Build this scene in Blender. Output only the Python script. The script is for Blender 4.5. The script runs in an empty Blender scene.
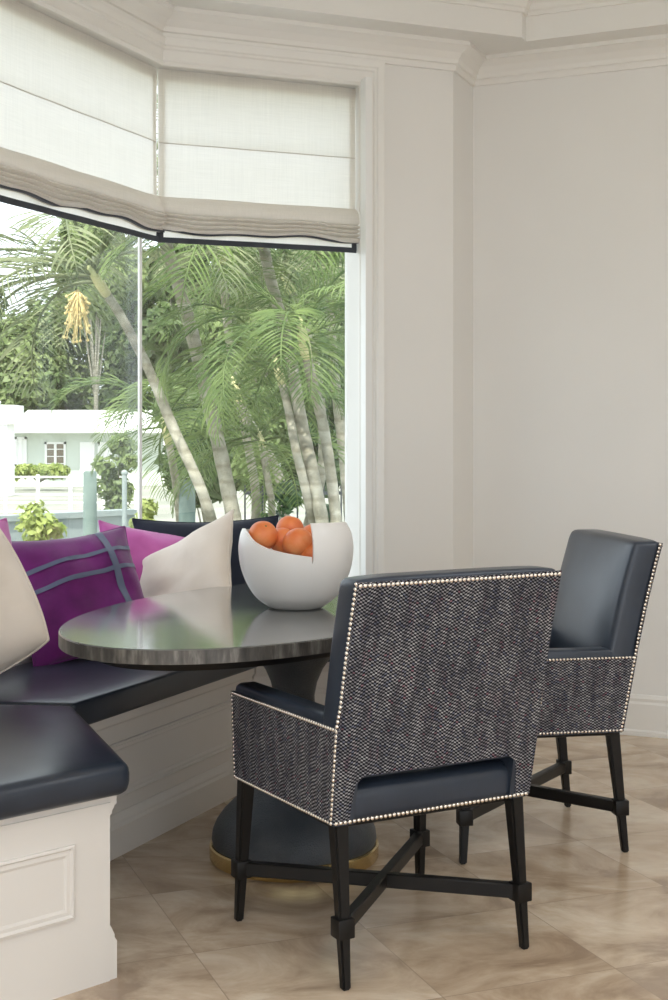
import bpy, bmesh, math, random
from mathutils import Vector, Matrix, noise
C = bpy.context.scene.collection
PI = math.pi
R = math.radians
F, YH, H = 1340.0, 438.0, 1.27          # focal length in pixels, horizon row, eye height


def at(px, py, Y):
    return Vector(((px - 334) / F * Y, Y, H - (py - YH) / F * Y))


# ------------------------------------------------------------------ materials
def mat(name, col=(.8, .8, .8), rough=.5, metal=0., spec=.5, **kw):
    m = bpy.data.materials.new(name)
    m.use_nodes = True
    b = m.node_tree.nodes['Principled BSDF']
    b.inputs['Base Color'].default_value = (*col, 1)
    b.inputs['Roughness'].default_value = rough
    b.inputs['Metallic'].default_value = metal
    b.inputs['Specular IOR Level'].default_value = spec
    for k, v in kw.items():
        b.inputs[k.replace('_', ' ')].default_value = v
    return m


class NT:
    def __init__(s, m):
        s.m = m; s.t = m.node_tree; s.n = s.t.nodes; s.b = s.n.get('Principled BSDF')

    def new(s, typ, **kw):
        n = s.n.new(typ)
        for k, v in kw.items():
            setattr(n, k, v)
        return n

    def link(s, a, b):
        s.t.links.new(a, b)

    def val(s, x, inp):
        if isinstance(x, (int, float)):
            inp.default_value = x
        elif isinstance(x, (tuple, list)):
            inp.default_value = x if len(x) != 3 or inp.type != 'RGBA' else (*x, 1)
        else:
            s.link(x, inp)

    def math(s, op, a, b=None, c=None):
        n = s.new('ShaderNodeMath', operation=op)
        s.val(a, n.inputs[0])
        if b is not None: s.val(b, n.inputs[1])
        if c is not None: s.val(c, n.inputs[2])
        return n.outputs[0]

    def coords(s, kind='Object'):
        return s.new('ShaderNodeTexCoord').outputs[kind]

    def map(s, vec, scale=(1, 1, 1), rot=(0, 0, 0), loc=(0, 0, 0)):
        n = s.new('ShaderNodeMapping')
        s.link(vec, n.inputs[0])
        n.inputs[1].default_value = loc; n.inputs[2].default_value = rot; n.inputs[3].default_value = scale
        return n.outputs[0]

    def noise(s, vec, scale=5, detail=3, rough=.5, dist=0):
        n = s.new('ShaderNodeTexNoise')
        s.link(vec, n.inputs['Vector'])
        n.inputs['Scale'].default_value = scale; n.inputs['Detail'].default_value = detail
        n.inputs['Roughness'].default_value = rough; n.inputs['Distortion'].default_value = dist
        return n.outputs[0]

    def ramp(s, fac, stops, interp='LINEAR'):
        n = s.new('ShaderNodeValToRGB')
        s.link(fac, n.inputs[0])
        e = n.color_ramp.elements
        n.color_ramp.interpolation = interp
        while len(e) < len(stops): e.new(.5)
        for el, (p, c) in zip(e, stops):
            el.position = p; el.color = (*c, 1)
        return n.outputs[0]

    def mix(s, fac, a, b, mode='MIX'):
        n = s.new('ShaderNodeMix', data_type='RGBA', blend_type=mode)
        s.val(fac, n.inputs[0]); s.val(a, n.inputs[6]); s.val(b, n.inputs[7])
        return n.outputs[2]

    def bump(s, h, strength=.3, dist=.01):
        n = s.new('ShaderNodeBump')
        s.link(h, n.inputs['Height'])
        n.inputs['Strength'].default_value = strength; n.inputs['Distance'].default_value = dist
        s.link(n.outputs[0], s.b.inputs['Normal'])
        return n

    def sep(s, vec):
        n = s.new('ShaderNodeSeparateXYZ'); s.link(vec, n.inputs[0]); return n.outputs

    def comb(s, x, y, z=0.):
        n = s.new('ShaderNodeCombineXYZ')
        s.val(x, n.inputs[0]); s.val(y, n.inputs[1]); s.val(z, n.inputs[2]); return n.outputs[0]


def noisy(name, c1, c2, scale=5, rough=.5, bump=0., detail=3, bscale=None, **kw):
    m = mat(name, c1, rough, **kw); t = NT(m); co = t.coords()
    f = t.noise(co, scale, detail)
    t.link(t.ramp(f, [(.3, c1), (.7, c2)]), t.b.inputs['Base Color'])
    if bump:
        t.bump(t.noise(co, bscale or scale * 8, 3), bump, .004)
    return m


M = {}
M['wall'] = noisy('wall_paint', (.79, .775, .745), (.81, .795, .765), 2, .55, .04, bscale=90)
M['trim'] = noisy('trim_paint', (.81, .79, .75), (.83, .81, .77), 3, .33)
M['ceiling'] = noisy('ceiling_paint', (.80, .785, .75), (.82, .805, .77), 2, .7)
M['joinery'] = noisy('bench_paint', (.72, .685, .64), (.74, .705, .66), 3, .38)
M['frame'] = mat('window_paint', (.82, .82, .80), .35)

# travertine tiles laid diagonally
m = mat('travertine', rough=.24); t = NT(m)
geo = t.new('ShaderNodeNewGeometry').outputs['Position']
sx, sy, sz = t.sep(geo)
ca, sa = math.cos(R(21.2)), math.sin(R(21.2))
u = t.math('ADD', t.math('MULTIPLY', sx, ca), t.math('MULTIPLY', sy, sa))
v = t.math('ADD', t.math('MULTIPLY', sx, -sa), t.math('MULTIPLY', sy, ca))
TS = .457
uu = t.math('DIVIDE', t.math('SUBTRACT', u, 1.331 - TS * 40), TS)
vv = t.math('DIVIDE', t.math('SUBTRACT', v, 2.747 - TS * 40), TS)
fu, fv = t.math('FRACT', uu), t.math('FRACT', vv)
iu, iv = t.math('FLOOR', uu), t.math('FLOOR', vv)
eu = t.math('MINIMUM', fu, t.math('SUBTRACT', 1., fu)); ev = t.math('MINIMUM', fv, t.math('SUBTRACT', 1., fv))
edge = t.math('MINIMUM', eu, ev)
grout = t.math('LESS_THAN', edge, .0032)
wn = t.new('ShaderNodeTexWhiteNoise', noise_dimensions='2D'); t.link(t.comb(iu, iv), wn.inputs['Vector'])
off = t.new('ShaderNodeVectorMath', operation='MULTIPLY_ADD')
t.link(wn.outputs['Color'], off.inputs[0]); off.inputs[1].default_value = (7, 7, 7); t.link(geo, off.inputs[2])
base = t.map(off.outputs[0], (1.8, 2.6, 1), (0, 0, R(21)))
n1 = t.noise(base, 1.6, 7, .62, .8)
n2 = t.noise(base, 9, 5, .6, .3)
c = t.ramp(n1, [(.36, (.27, .18, .115)), (.46, (.47, .35, .24)), (.55, (.61, .48, .35)), (.66, (.74, .64, .51))])
c = t.mix(t.math('MULTIPLY', t.ramp(n2, [(.35, (1, 1, 1)), (.55, (0, 0, 0))]), .30), c, (.46, .33, .23))
c = t.mix(.22, c, t.mix(wn.outputs['Value'], (.52, .40, .28), (.82, .71, .57)))
c = t.mix(t.math('MULTIPLY', grout, .7), c, (.34, .26, .19))
t.link(c, t.b.inputs['Base Color'])
t.link(t.math('MULTIPLY_ADD', n2, .22, .10), t.b.inputs['Roughness'])
t.bump(t.math('SUBTRACT', t.math('MULTIPLY', n2, .1), grout), .25, .002)
M['floor'] = m


def leather(name, c1, c2, rough):
    m = mat(name, c1, rough); t = NT(m); co = t.coords()
    t.link(t.ramp(t.noise(co, 7, 4), [(.3, c1), (.7, c2)]), t.b.inputs['Base Color'])
    vo = t.new('ShaderNodeTexVoronoi'); t.link(co, vo.inputs['Vector']); vo.inputs['Scale'].default_value = 420
    h = t.math('ADD', t.math('MULTIPLY', vo.outputs['Distance'], .25), t.math('MULTIPLY', t.noise(co, 9, 2), 1.0))
    t.bump(h, .09, .004)
    t.link(t.math('MULTIPLY_ADD', t.noise(co, 5, 2), .08, rough - .04), t.b.inputs['Roughness'])
    return m


M['leather'] = leather('navy_leather', (.022, .030, .045), (.032, .043, .064), .33)
M['seat_leather'] = leather('bench_leather', (.017, .023, .035), (.026, .035, .052), .31)
M['piping'] = mat('piping_leather', (.06, .07, .09), .35)

# woven tweed
m = mat('tweed', rough=.85, spec=.25); t = NT(m)
uv = t.coords('UV'); nz = t.noise(uv, 30, 2)
x, y, z = t.sep(uv)
x = t.math('ADD', x, t.math('MULTIPLY', nz, .003))
cu = t.math('DIVIDE', x, .0066); ci = t.math('FLOOR', cu); cf = t.math('FRACT', cu)
par = t.math('MODULO', ci, 2.)
tri = t.math('ABSOLUTE', t.math('SUBTRACT', t.math('MULTIPLY', t.math('FRACT', t.math('DIVIDE', cu, 8.)), 2.), 1.))
vv = t.math('ADD', t.math('ADD', t.math('DIVIDE', y, .0084), t.math('MULTIPLY', par, .5)), t.math('MULTIPLY', tri, .7))
vi = t.math('FLOOR', vv); vf = t.math('FRACT', vv)
st = t.math('MULTIPLY', t.math('GREATER_THAN', t.math('SINE', t.math('MULTIPLY', vf, PI)), .79), t.math('GREATER_THAN', t.math('SINE', t.math('MULTIPLY', cf, PI)), .14))
wn = t.new('ShaderNodeTexWhiteNoise', noise_dimensions='2D'); t.link(t.comb(ci, vi), wn.inputs['Vector'])
thread = t.ramp(wn.outputs['Value'], [(0, (.27, .27, .285)), (.3, (.38, .38, .395)), (.62, (.50, .50, .51)), (.82, (.20, .215, .28)), (.93, (.34, .19, .23)), (.955, (.45, .44, .45))], 'CONSTANT')
blot = t.ramp(t.noise(t.map(uv, (1, .18, 1)), 38, 3), [(.38, (.48, .48, .52)), (.62, (.88, .88, .89))])
pk = t.ramp(t.noise(t.map(uv, (1, .2, 1), loc=(3, 5, 0)), 60, 2), [(.60, (0, 0, 0)), (.68, (1, 1, 1))])
thread = t.mix(t.math('MULTIPLY', pk, .45), thread, (.36, .20, .24))
thread = t.mix(1., thread, blot, 'MULTIPLY')
t.link(t.mix(st, (.007, .007, .012), thread), t.b.inputs['Base Color'])
t.bump(st, .5, .002)
M['tweed'] = m

M['nail'] = mat('nickel', (.80, .74, .66), .25, 1.)
M['black_wood'] = noisy('ebonised_wood', (.006, .005, .005), (.010, .009, .008), 6, .42, .05, spec=.3)
M['brass'] = noisy('brass', (.70, .55, .27), (.80, .65, .36), 6, .26, metal=1.)

# table top : polished grey metal-stone
m = mat('table_surface', rough=.16); t = NT(m); co = t.coords()
n = t.noise(t.map(co, (2.2, 1, 1)), 2.2, 6, .6, .8)
t.link(t.ramp(n, [(.3, (.060, .062, .060)), (.55, (.095, .097, .092)), (.75, (.14, .142, .135))]), t.b.inputs['Base Color'])
t.link(t.math('MULTIPLY_ADD', t.noise(co, 6, 5, .65, .5), .16, .03), t.b.inputs['Roughness'])
t.b.inputs['Coat Weight'].default_value = .9; t.b.inputs['Coat Roughness'].default_value = .11
t.bump(t.noise(t.map(co, (3, 40, 1)), 3, 4), .05, .002)
M['table'] = m
m = mat('table_rim', rough=.35, metal=.35); t = NT(m); co = t.coords()
n = t.noise(t.map(co, (26, 26, 5)), 1.2, 5, .65)
t.link(t.ramp(n, [(.3, (.04, .037, .033)), (.5, (.095, .086, .076)), (.7, (.26, .245, .22))]), t.b.inputs['Base Color'])
t.bump(n, .25, .003)
M['rim'] = m
m = mat('shagreen', rough=.42); t = NT(m); co = t.coords()
t.link(t.ramp(t.noise(co, 9, 4), [(.3, (.035, .042, .050)), (.7, (.075, .085, .098))]), t.b.inputs['Base Color'])
vo = t.new('ShaderNodeTexVoronoi'); t.link(co, vo.inputs['Vector']); vo.inputs['Scale'].default_value = 230
t.bump(vo.outputs['Distance'], .5, .003)
M['pedestal'] = m
M['bowl'] = mat('white_glaze', (.80, .785, .765), .28)
m = mat('orange_peel', rough=.42); t = NT(m); co = t.coords()
t.link(t.ramp(t.noise(co, 14, 4), [(.32, (.68, .16, .045)), (.55, (.76, .23, .07)), (.75, (.82, .37, .16))]), t.b.inputs['Base Color'])
t.bump(t.noise(co, 170, 2), .25, .002)
t.b.inputs['Subsurface Weight'].default_value = .08
M['orange'] = m
M['stem'] = mat('dry_stem', (.16, .17, .06), .8)


def cloth(name, c1, c2, rough=.85, sheen=.3, wscale=500, b=.25):
    m = mat(name, c1, rough, spec=.2); t = NT(m); co = t.coords()
    n = t.noise(t.map(co, (1, 1, 1)), 8, 4)
    t.link(t.ramp(n, [(.3, c1), (.7, c2)]), t.b.inputs['Base Color'])
    h = t.math('ADD', t.noise(co, wscale, 2), t.math('MULTIPLY', t.noise(co, 11, 3), 1.5))
    t.bump(h, b, .004)
    t.b.inputs['Sheen Weight'].default_value = sheen
    return m


M['linen'] = cloth('cream_linen', (.66, .58, .50), (.73, .65, .57))
M['purple'] = cloth('purple_velvet', (.075, .003, .075), (.16, .010, .155), .7, .3)
M['pink'] = cloth('orchid_velvet', (.43, .085, .31), (.56, .14, .43), .7, .35)
M['ribbon'] = cloth('blue_ribbon', (.085, .10, .16), (.12, .14, .21), .6, .2)
m = cloth('navy_rib', (.012, .016, .030), (.020, .026, .045), .75, .2); t = NT(m)
M['navy'] = m
M['navy_band'] = cloth('navy_tape', (.05, .055, .066), (.07, .076, .09), .8, .1)

# translucent linen for the blinds


def blind_mat(name, col, tr):
    m = mat(name, col, .9, spec=.1); t = NT(m); co = t.coords()
    w = t.noise(t.map(co, (220, 220, 6)), 1, 3)
    w2 = t.noise(t.map(co, (8, 8, 260)), 1, 3)
    f = t.math('ADD', t.math('MULTIPLY', w, .5), t.math('MULTIPLY', w2, .5))
    cc = t.ramp(f, [(.3, tuple(c * .90 for c in col)), (.7, col)])
    t.link(cc, t.b.inputs['Base Color'])
    tl = t.new('ShaderNodeBsdfTranslucent'); t.link(cc, tl.inputs[0])
    mx = t.new('ShaderNodeMixShader'); mx.inputs[0].default_value = tr
    t.link(t.b.outputs[0], mx.inputs[1]); t.link(tl.outputs[0], mx.inputs[2])
    t.link(mx.outputs[0], t.n['Material Output'].inputs[0])
    return m


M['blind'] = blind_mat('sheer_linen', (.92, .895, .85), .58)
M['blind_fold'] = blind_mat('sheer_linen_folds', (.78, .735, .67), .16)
m = bpy.data.materials.new('window_glass'); m.use_nodes = True; t = NT(m)
t.n.remove(t.b)
tr = t.new('ShaderNodeBsdfTransparent'); tr.inputs[0].default_value = (.97, .985, .98, 1)
gl = t.new('ShaderNodeBsdfGlossy'); gl.inputs['Roughness'].default_value = .0
fr = t.new('ShaderNodeFresnel')
bf = t.new('ShaderNodeNewGeometry').outputs['Backfacing']
t.link(t.math('SUBTRACT', 1.5, t.math('MULTIPLY', bf, 1.5 - 1 / 1.5)), fr.inputs[0])
mx = t.new('ShaderNodeMixShader')
t.link(fr.outputs[0], mx.inputs[0]); t.link(tr.outputs[0], mx.inputs[1]); t.link(gl.outputs[0], mx.inputs[2])
t.link(mx.outputs[0], t.n['Material Output'].inputs[0])
M['glass'] = m


def leafmat(name, c1, c2, tr=.3, scale=.8):
    m = mat(name, c1, .5, spec=.3); t = NT(m); co = t.coords()
    cc = t.ramp(t.noise(co, scale, 4), [(.3, c1), (.7, c2)])
    t.link(cc, t.b.inputs['Base Color'])
    tl = t.new('ShaderNodeBsdfTranslucent'); t.link(cc, tl.inputs[0])
    mx = t.new('ShaderNodeMixShader'); mx.inputs[0].default_value = tr
    t.link(t.b.outputs[0], mx.inputs[1]); t.link(tl.outputs[0], mx.inputs[2])
    t.link(mx.outputs[0], t.n['Material Output'].inputs[0])
    return m


M['frond'] = leafmat('palm_green', (.055, .108, .028), (.215, .29, .095), .35, 3)
M['frond2'] = leafmat('palm_silver_green', (.11, .15, .07), (.33, .36, .20), .35, 3)
M['leaf_light'] = leafmat('light_leaves', (.085, .14, .045), (.27, .33, .13), .3, .5)
M['leaf_mid'] = leafmat('mid_leaves', (.035, .075, .025), (.16, .21, .08), .3, .6)
M['leaf_dark'] = leafmat('dark_leaves', (.04, .09, .035), (.10, .17, .07), .2, 1.5)
M['leaf_yellow'] = leafmat('yellow_green_leaves', (.22, .31, .07), (.45, .50, .17), .35, 2.5)
m = mat('palm_bark', rough=.85); t = NT(m); co = t.coords()
wv = t.new('ShaderNodeTexWave', wave_type='BANDS', bands_direction='Z'); t.link(co, wv.inputs[0])
wv.inputs['Scale'].default_value = 2.3; wv.inputs['Distortion'].default_value = 4; wv.inputs['Detail'].default_value = 3
bn = t.noise(co, 5, 5, .65)
cc = t.ramp(bn, [(.3, (.15, .14, .10)), (.5, (.28, .265, .205)), (.7, (.40, .385, .32))])
t.link(t.mix(t.math('MULTIPLY', t.ramp(wv.outputs['Fac'], [(.0, (1, 1, 1)), (.25, (0, 0, 0))]), .45), cc, (.14, .12, .07)), t.b.inputs['Base Color'])
t.bump(wv.outputs['Fac'], .4, .02)
M['bark'] = m
M['crownshaft'] = noisy('crownshaft', (.42, .44, .20), (.60, .55, .30), 4, .5)
M['flower'] = noisy('palm_flower', (.62, .48, .20), (.75, .62, .32), 9, .8)
M['house'] = noisy('house_render', (.55, .60, .53), (.59, .64, .57), 1, .8)
M['white'] = noisy('white_paint', (.80, .80, .78), (.84, .84, .82), 2, .6)
M['dark_glass'] = mat('house_glass', (.20, .16, .11), .15)
M['piling'] = noisy('weathered_piling', (.11, .16, .145), (.18, .235, .21), 5, .85, .3)
M['seawall'] = noisy('seawall_concrete', (.20, .25, .25), (.28, .32, .31), 2, .85)
M['iron'] = mat('black_iron', (.03, .035, .04), .5)
m = mat('terrace', rough=.9); t = NT(m); co = t.coords()
t.link(t.ramp(t.noise(co, .35, 5), [(.3, (.17, .18, .14)), (.7, (.28, .28, .24))]), t.b.inputs['Base Color'])
M['ground'] = m


# ------------------------------------------------------------------ mesh helpers
def link(name, bm, m, parent=None, smooth=None, uvbox=False):
    bmesh.ops.recalc_face_normals(bm, faces=bm.faces)
    if uvbox:
        uvl = bm.loops.layers.uv.verify()
        for f in bm.faces:
            n = f.normal
            for l in f.loops:
                p = l.vert.co
                l[uvl].uv = (p.y + 3.1, p.z + 3) if abs(n.x) > .6 else ((p.x + 3, p.z + 3) if abs(n.z) < .7 else (p.x + 3, p.y + 3))
    me = bpy.data.meshes.new(name)
    bm.to_mesh(me); bm.free()
    for mm in (m if isinstance(m, (list, tuple)) else [m]):
        me.materials.append(mm)
    if smooth is not None:
        me.shade_smooth()
        if smooth < 180:
            me.set_sharp_from_angle(angle=R(smooth))
    o = bpy.data.objects.new(name, me); C.objects.link(o)
    if parent is not None: o.parent = parent
    return o


def tag(o, label, cat, group=None):
    o['label'] = label; o['category'] = cat
    if group: o['group'] = group
    return o


def struct(o):
    o['kind'] = 'structure'
    return o


def empty(name, loc=(0, 0, 0), rz=0.):
    o = bpy.data.objects.new(name, None); C.objects.link(o)
    o.location = loc; o.rotation_euler = (0, 0, rz); o.empty_display_size = .1
    return o


def B(): return bmesh.new()


def hexa(bm, lo, hi):
    """lo, hi: lists of matching 3-D points (bottom ring, top ring)."""
    n = len(lo)
    a = [bm.verts.new(p) for p in lo]; b = [bm.verts.new(p) for p in hi]
    bm.faces.new(a[::-1]); bm.faces.new(b)
    for i in range(n):
        j = (i + 1) % n
        bm.faces.new((a[i], a[j], b[j], b[i]))
    return a + b


def prism(bm, poly, z0, z1):
    return hexa(bm, [(x, y, z0) for x, y in poly], [(x, y, z1) for x, y in poly])


def box(bm, x0, x1, y0, y1, z0, z1, bev=0., seg=2, mtx=None):
    vs = hexa(bm, [(x0, y0, z0), (x1, y0, z0), (x1, y1, z0), (x0, y1, z0)], [(x0, y0, z1), (x1, y0, z1), (x1, y1, z1), (x0, y1, z1)])
    if bev:
        es = list({e for v in vs for e in v.link_edges})
        r = bmesh.ops.bevel(bm, geom=es, offset=bev, segments=seg, affect='EDGES', profile=.5)
        vs = [v for v in set(r['verts']) | {v for v in vs if v.is_valid}]
    if mtx is not None:
        for v in vs: v.co = mtx @ v.co
    return vs


def tube(bm, pts, radii, seg=10, cap=True):
    pts = [Vector(p) for p in pts]
    if not isinstance(radii, (list, tuple)): radii = [radii] * len(pts)
    rings = []
    ref = None
    for i, p in enumerate(pts):
        d = (pts[min(i + 1, len(pts) - 1)] - pts[max(i - 1, 0)]).normalized()
        if ref is None:
            ref = d.orthogonal().normalized()
        ref = (ref - d * ref.dot(d)).normalized()
        s = d.cross(ref)
        rings.append([bm.verts.new(p + radii[i] * (math.cos(2 * PI * k / seg) * ref + math.sin(2 * PI * k / seg) * s)) for k in range(seg)])
    for a, b in zip(rings, rings[1:]):
        for k in range(seg):
            bm.faces.new((a[k], a[(k + 1) % seg], b[(k + 1) % seg], b[k]))
    if cap:
        bm.faces.new(rings[0][::-1]); bm.faces.new(rings[-1])


def lathe(bm, prof, seg=64):
    rings = []
    for r, z in prof:
        if r < 1e-6: rings.append([bm.verts.new((0, 0, z))])
        else: rings.append([bm.verts.new((r * math.cos(2 * PI * k / seg), r * math.sin(2 * PI * k / seg), z)) for k in range(seg)])
    for a, b in zip(rings, rings[1:]):
        for k in range(seg):
            j = (k + 1) % seg
            if len(a) == 1 and len(b) == 1: continue
            if len(a) == 1: bm.faces.new((a[0], b[j], b[k]))
            elif len(b) == 1: bm.faces.new((a[k], a[j], b[0]))
            else: bm.faces.new((a[k], a[j], b[j], b[k]))


def cr(pts, n):
    """Catmull-Rom through 3-D points, n samples a span."""
    pts = [Vector(p) for p in pts]
    P = [2 * pts[0] - pts[1]] + pts + [2 * pts[-1] - pts[-2]]
    out = []
    for i in range(1, len(P) - 2):
        for k in range(n):
            t = k / n
            a, b, c, d = P[i - 1:i + 3]
            out.append(.5 * ((2 * b) + (c - a) * t + (2 * a - 5 * b + 4 * c - d) * t * t + (3 * b - a - 3 * c + d) * t ** 3))
    out.append(pts[-1])
    return out


# ------------------------------------------------------------------ plan of the room
dA = Vector((.915, -.4035)).normalized()      # long plain wall, going right
dB = Vector((.4035, .915)).normalized()       # left bay window, going away
dC = Vector((.9323, .3616)).normalized()      # right bay window, going right
dD = Vector((-.3616, .9323)).normalized()     # near side of the bay
W2 = Vector((-.689, 5.31))
W1 = W2 - dB * 1.594
W0 = W1 - dD * 1.29
W3 = W2 + dC * 1.290
W4 = W3 + dB * .278
W5 = W4 + dA * 4.2
W6 = W5 - dB * 8.5
W7 = W6 - dA * 4.2
LOOP = [W0, W1, W2, W3, W4, W5, W6, W7]


def inn(d): return Vector((d.y, -d.x))         # inward normal of a clockwise wall run


def offset(pts, k, closed=True):
    """Parallel polyline, k metres towards the room."""
    n = len(pts); out = []
    for i in range(n):
        if closed or 0 < i < n - 1:
            d1 = (pts[i] - pts[i - 1]).normalized(); d2 = (pts[(i + 1) % n] - pts[i]).normalized()
            n1, n2 = inn(d1), inn(d2)
            b = (n1 + n2).normalized()
            out.append(pts[i] + b * (k / max(.2, b.dot(n1))))
        else:
            d = (pts[1] - pts[0]).normalized() if i == 0 else (pts[-1] - pts[-2]).normalized()
            out.append(pts[i] + inn(d) * k)
    return out


def sweep(bm, pts, prof, closed=False, solid=True):
    """Sweep a profile [(inward offset, z)] along a plan polyline with mitred corners."""
    rows = []
    for k, z in prof:
        rows.append([bm.verts.new((p.x, p.y, z)) for p in offset(pts, k, closed)])
    n = len(pts)
    m_ = len(prof)
    for i in range(n if closed else n - 1):
        j = (i + 1) % n
        for a in range(m_ if solid else m_ - 1):
            b = (a + 1) % m_
            bm.faces.new((rows[a][i], rows[a][j], rows[b][j], rows[b][i]))
    if solid and not closed:
        bm.faces.new([r[0] for r in rows]); bm.faces.new([r[-1] for r in rows][::-1])


def run(a, b, k0, k1):
    """Plan quad along a->b between inward offsets k0, k1."""
    d = (b - a).normalized(); n = inn(d)
    return [tuple(a + n * k0), tuple(b + n * k0), tuple(b + n * k1), tuple(a + n * k1)]


SILL, HEAD, CR0, CEIL, TOP = .62, 2.744, 2.85, 2.96, 3.22
TH = .15

# floor
bm = B(); prism(bm, [tuple(p) for p in offset(LOOP, -.16)], -.12, 0.)
struct(link('floor', bm, M['floor']))
# ceiling with soffit and raised tray
bm = B()
tray_pts = offset(LOOP, .215)
tray_pts[4] = tray_pts[4] + dA * .09; tray_pts[3] = tray_pts[3] + dC * .127
outer_ring = offset(LOOP, -.15)
rings = [[bm.verts.new((p.x, p.y, z)) for p in pl] for pl, z in ((outer_ring, CEIL), (tray_pts, CEIL), (tray_pts, TOP), (outer_ring, TOP + .08))]
for r0, r1 in zip(rings[:3], rings[1:3]):
    for i in range(8): bm.faces.new((r0[i], r0[(i + 1) % 8], r1[(i + 1) % 8], r1[i]))
bm.faces.new(rings[2]); bm.faces.new(rings[3])
for i in range(8): bm.faces.new((rings[0][i], rings[0][(i + 1) % 8], rings[3][(i + 1) % 8], rings[3][i]))
struct(link('ceiling', bm, M['ceiling']))
crown = [(0, CR0), (.012, CR0), (.016, CR0 + .012), (.016, CR0 + .024), (.024, CR0 + .028), (.030, CR0 + .045), (.050, CR0 + .070), (.078, CR0 + .088), (.088, CR0 + .092), (.088, CEIL), (0, CEIL)]
bm = B(); sweep(bm, LOOP, [(k, z) for k, z in crown], closed=True)
struct(link('trim_1', bm, M['trim']))
tc = [(0, 3.065), (.010, 3.065), (.014, 3.08), (.022, 3.085), (.03, 3.105), (.052, 3.135), (.078, 3.155), (.086, 3.16), (.086, 3.22), (0, 3.22)]
bm = B(); sweep(bm, tray_pts, tc, closed=True)
struct(link('trim_2', bm, M['trim']))

# walls
CT = 1.290 - .4426           # right edge of the right bay window, measured from the bay corner
BT = 1.594 - .15             # window run on the left bay wall
WZ = CEIL + .05


def wallobj(name, quads):
    bm = B()
    for q, z0, z1 in quads: prism(bm, q, z0, z1)
    return struct(link(name, bm, M['wall']))


o2 = offset(LOOP, -TH)
Wc0 = W2 + dC * CT
Wb0 = W2 - dB * BT


def bayquad(a, b, ao, bo): return [tuple(a), tuple(b), tuple(bo), tuple(ao)]


outC = o2[2]
wallobj('wall_bay_right', [
    (bayquad(Wc0, W3, Wc0 - inn(dC) * TH, o2[3]), 0, WZ),
    (bayquad(W2, Wc0, outC, Wc0 - inn(dC) * TH), 0, SILL),
    (bayquad(W2, Wc0, outC, Wc0 - inn(dC) * TH), HEAD, WZ)])
wallobj('wall_bay_left', [
    (bayquad(W1, Wb0, o2[1], Wb0 - inn(dB) * TH), 0, WZ),
    (bayquad(Wb0, W2, Wb0 - inn(dB) * TH, outC), 0, SILL),
    (bayquad(Wb0, W2, Wb0 - inn(dB) * TH, outC), HEAD, WZ)])
wallobj('wall_bay_near', [(bayquad(W0, W1, o2[0], o2[1]), 0, WZ)])
wallobj('wall_return', [(bayquad(W3, W4, o2[3], o2[4]), 0, WZ)])
wallobj('wall_far', [(bayquad(W4, W5, o2[4], o2[5]), 0, WZ)])


def openwall(name, a, b, openings, head=2.55):
    L = (b - a).length; d = (b - a).normalized(); q = []
    s = 0.
    for o0, o1 in openings:
        q.append((run(a + d * s, a + d * o0, -TH, 0), 0, WZ)); q.append((run(a + d * o0, a + d * o1, -TH, 0), head, WZ)); s = o1
    q.append((run(a + d * s, b, -TH, 0), 0, WZ))
    wallobj(name, q)


openwall('wall_right', W5, W6, [(4.7, 8.1)])
openwall('wall_back', W6, W7, [(.2, 4.0)])
openwall('wall_left', W7, W0, [])

# baseboards
bb = [(0, 0), (.022, 0), (.022, .018), (.016, .026), (.016, .135), (.012, .145), (.014, .158), (.006, .172), (0, .174)]
bm = B(); sweep(bm, [W3 + dC * -.30, W3, W4, W5], bb)
struct(link('baseboard_far', bm, M['trim']))
bm = B(); sweep(bm, [W7, W0], bb)
struct(link('baseboard_left', bm, M['trim']))

# ---- the two bay windows
G = -.13                      # glass plane, outside the wall face


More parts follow.
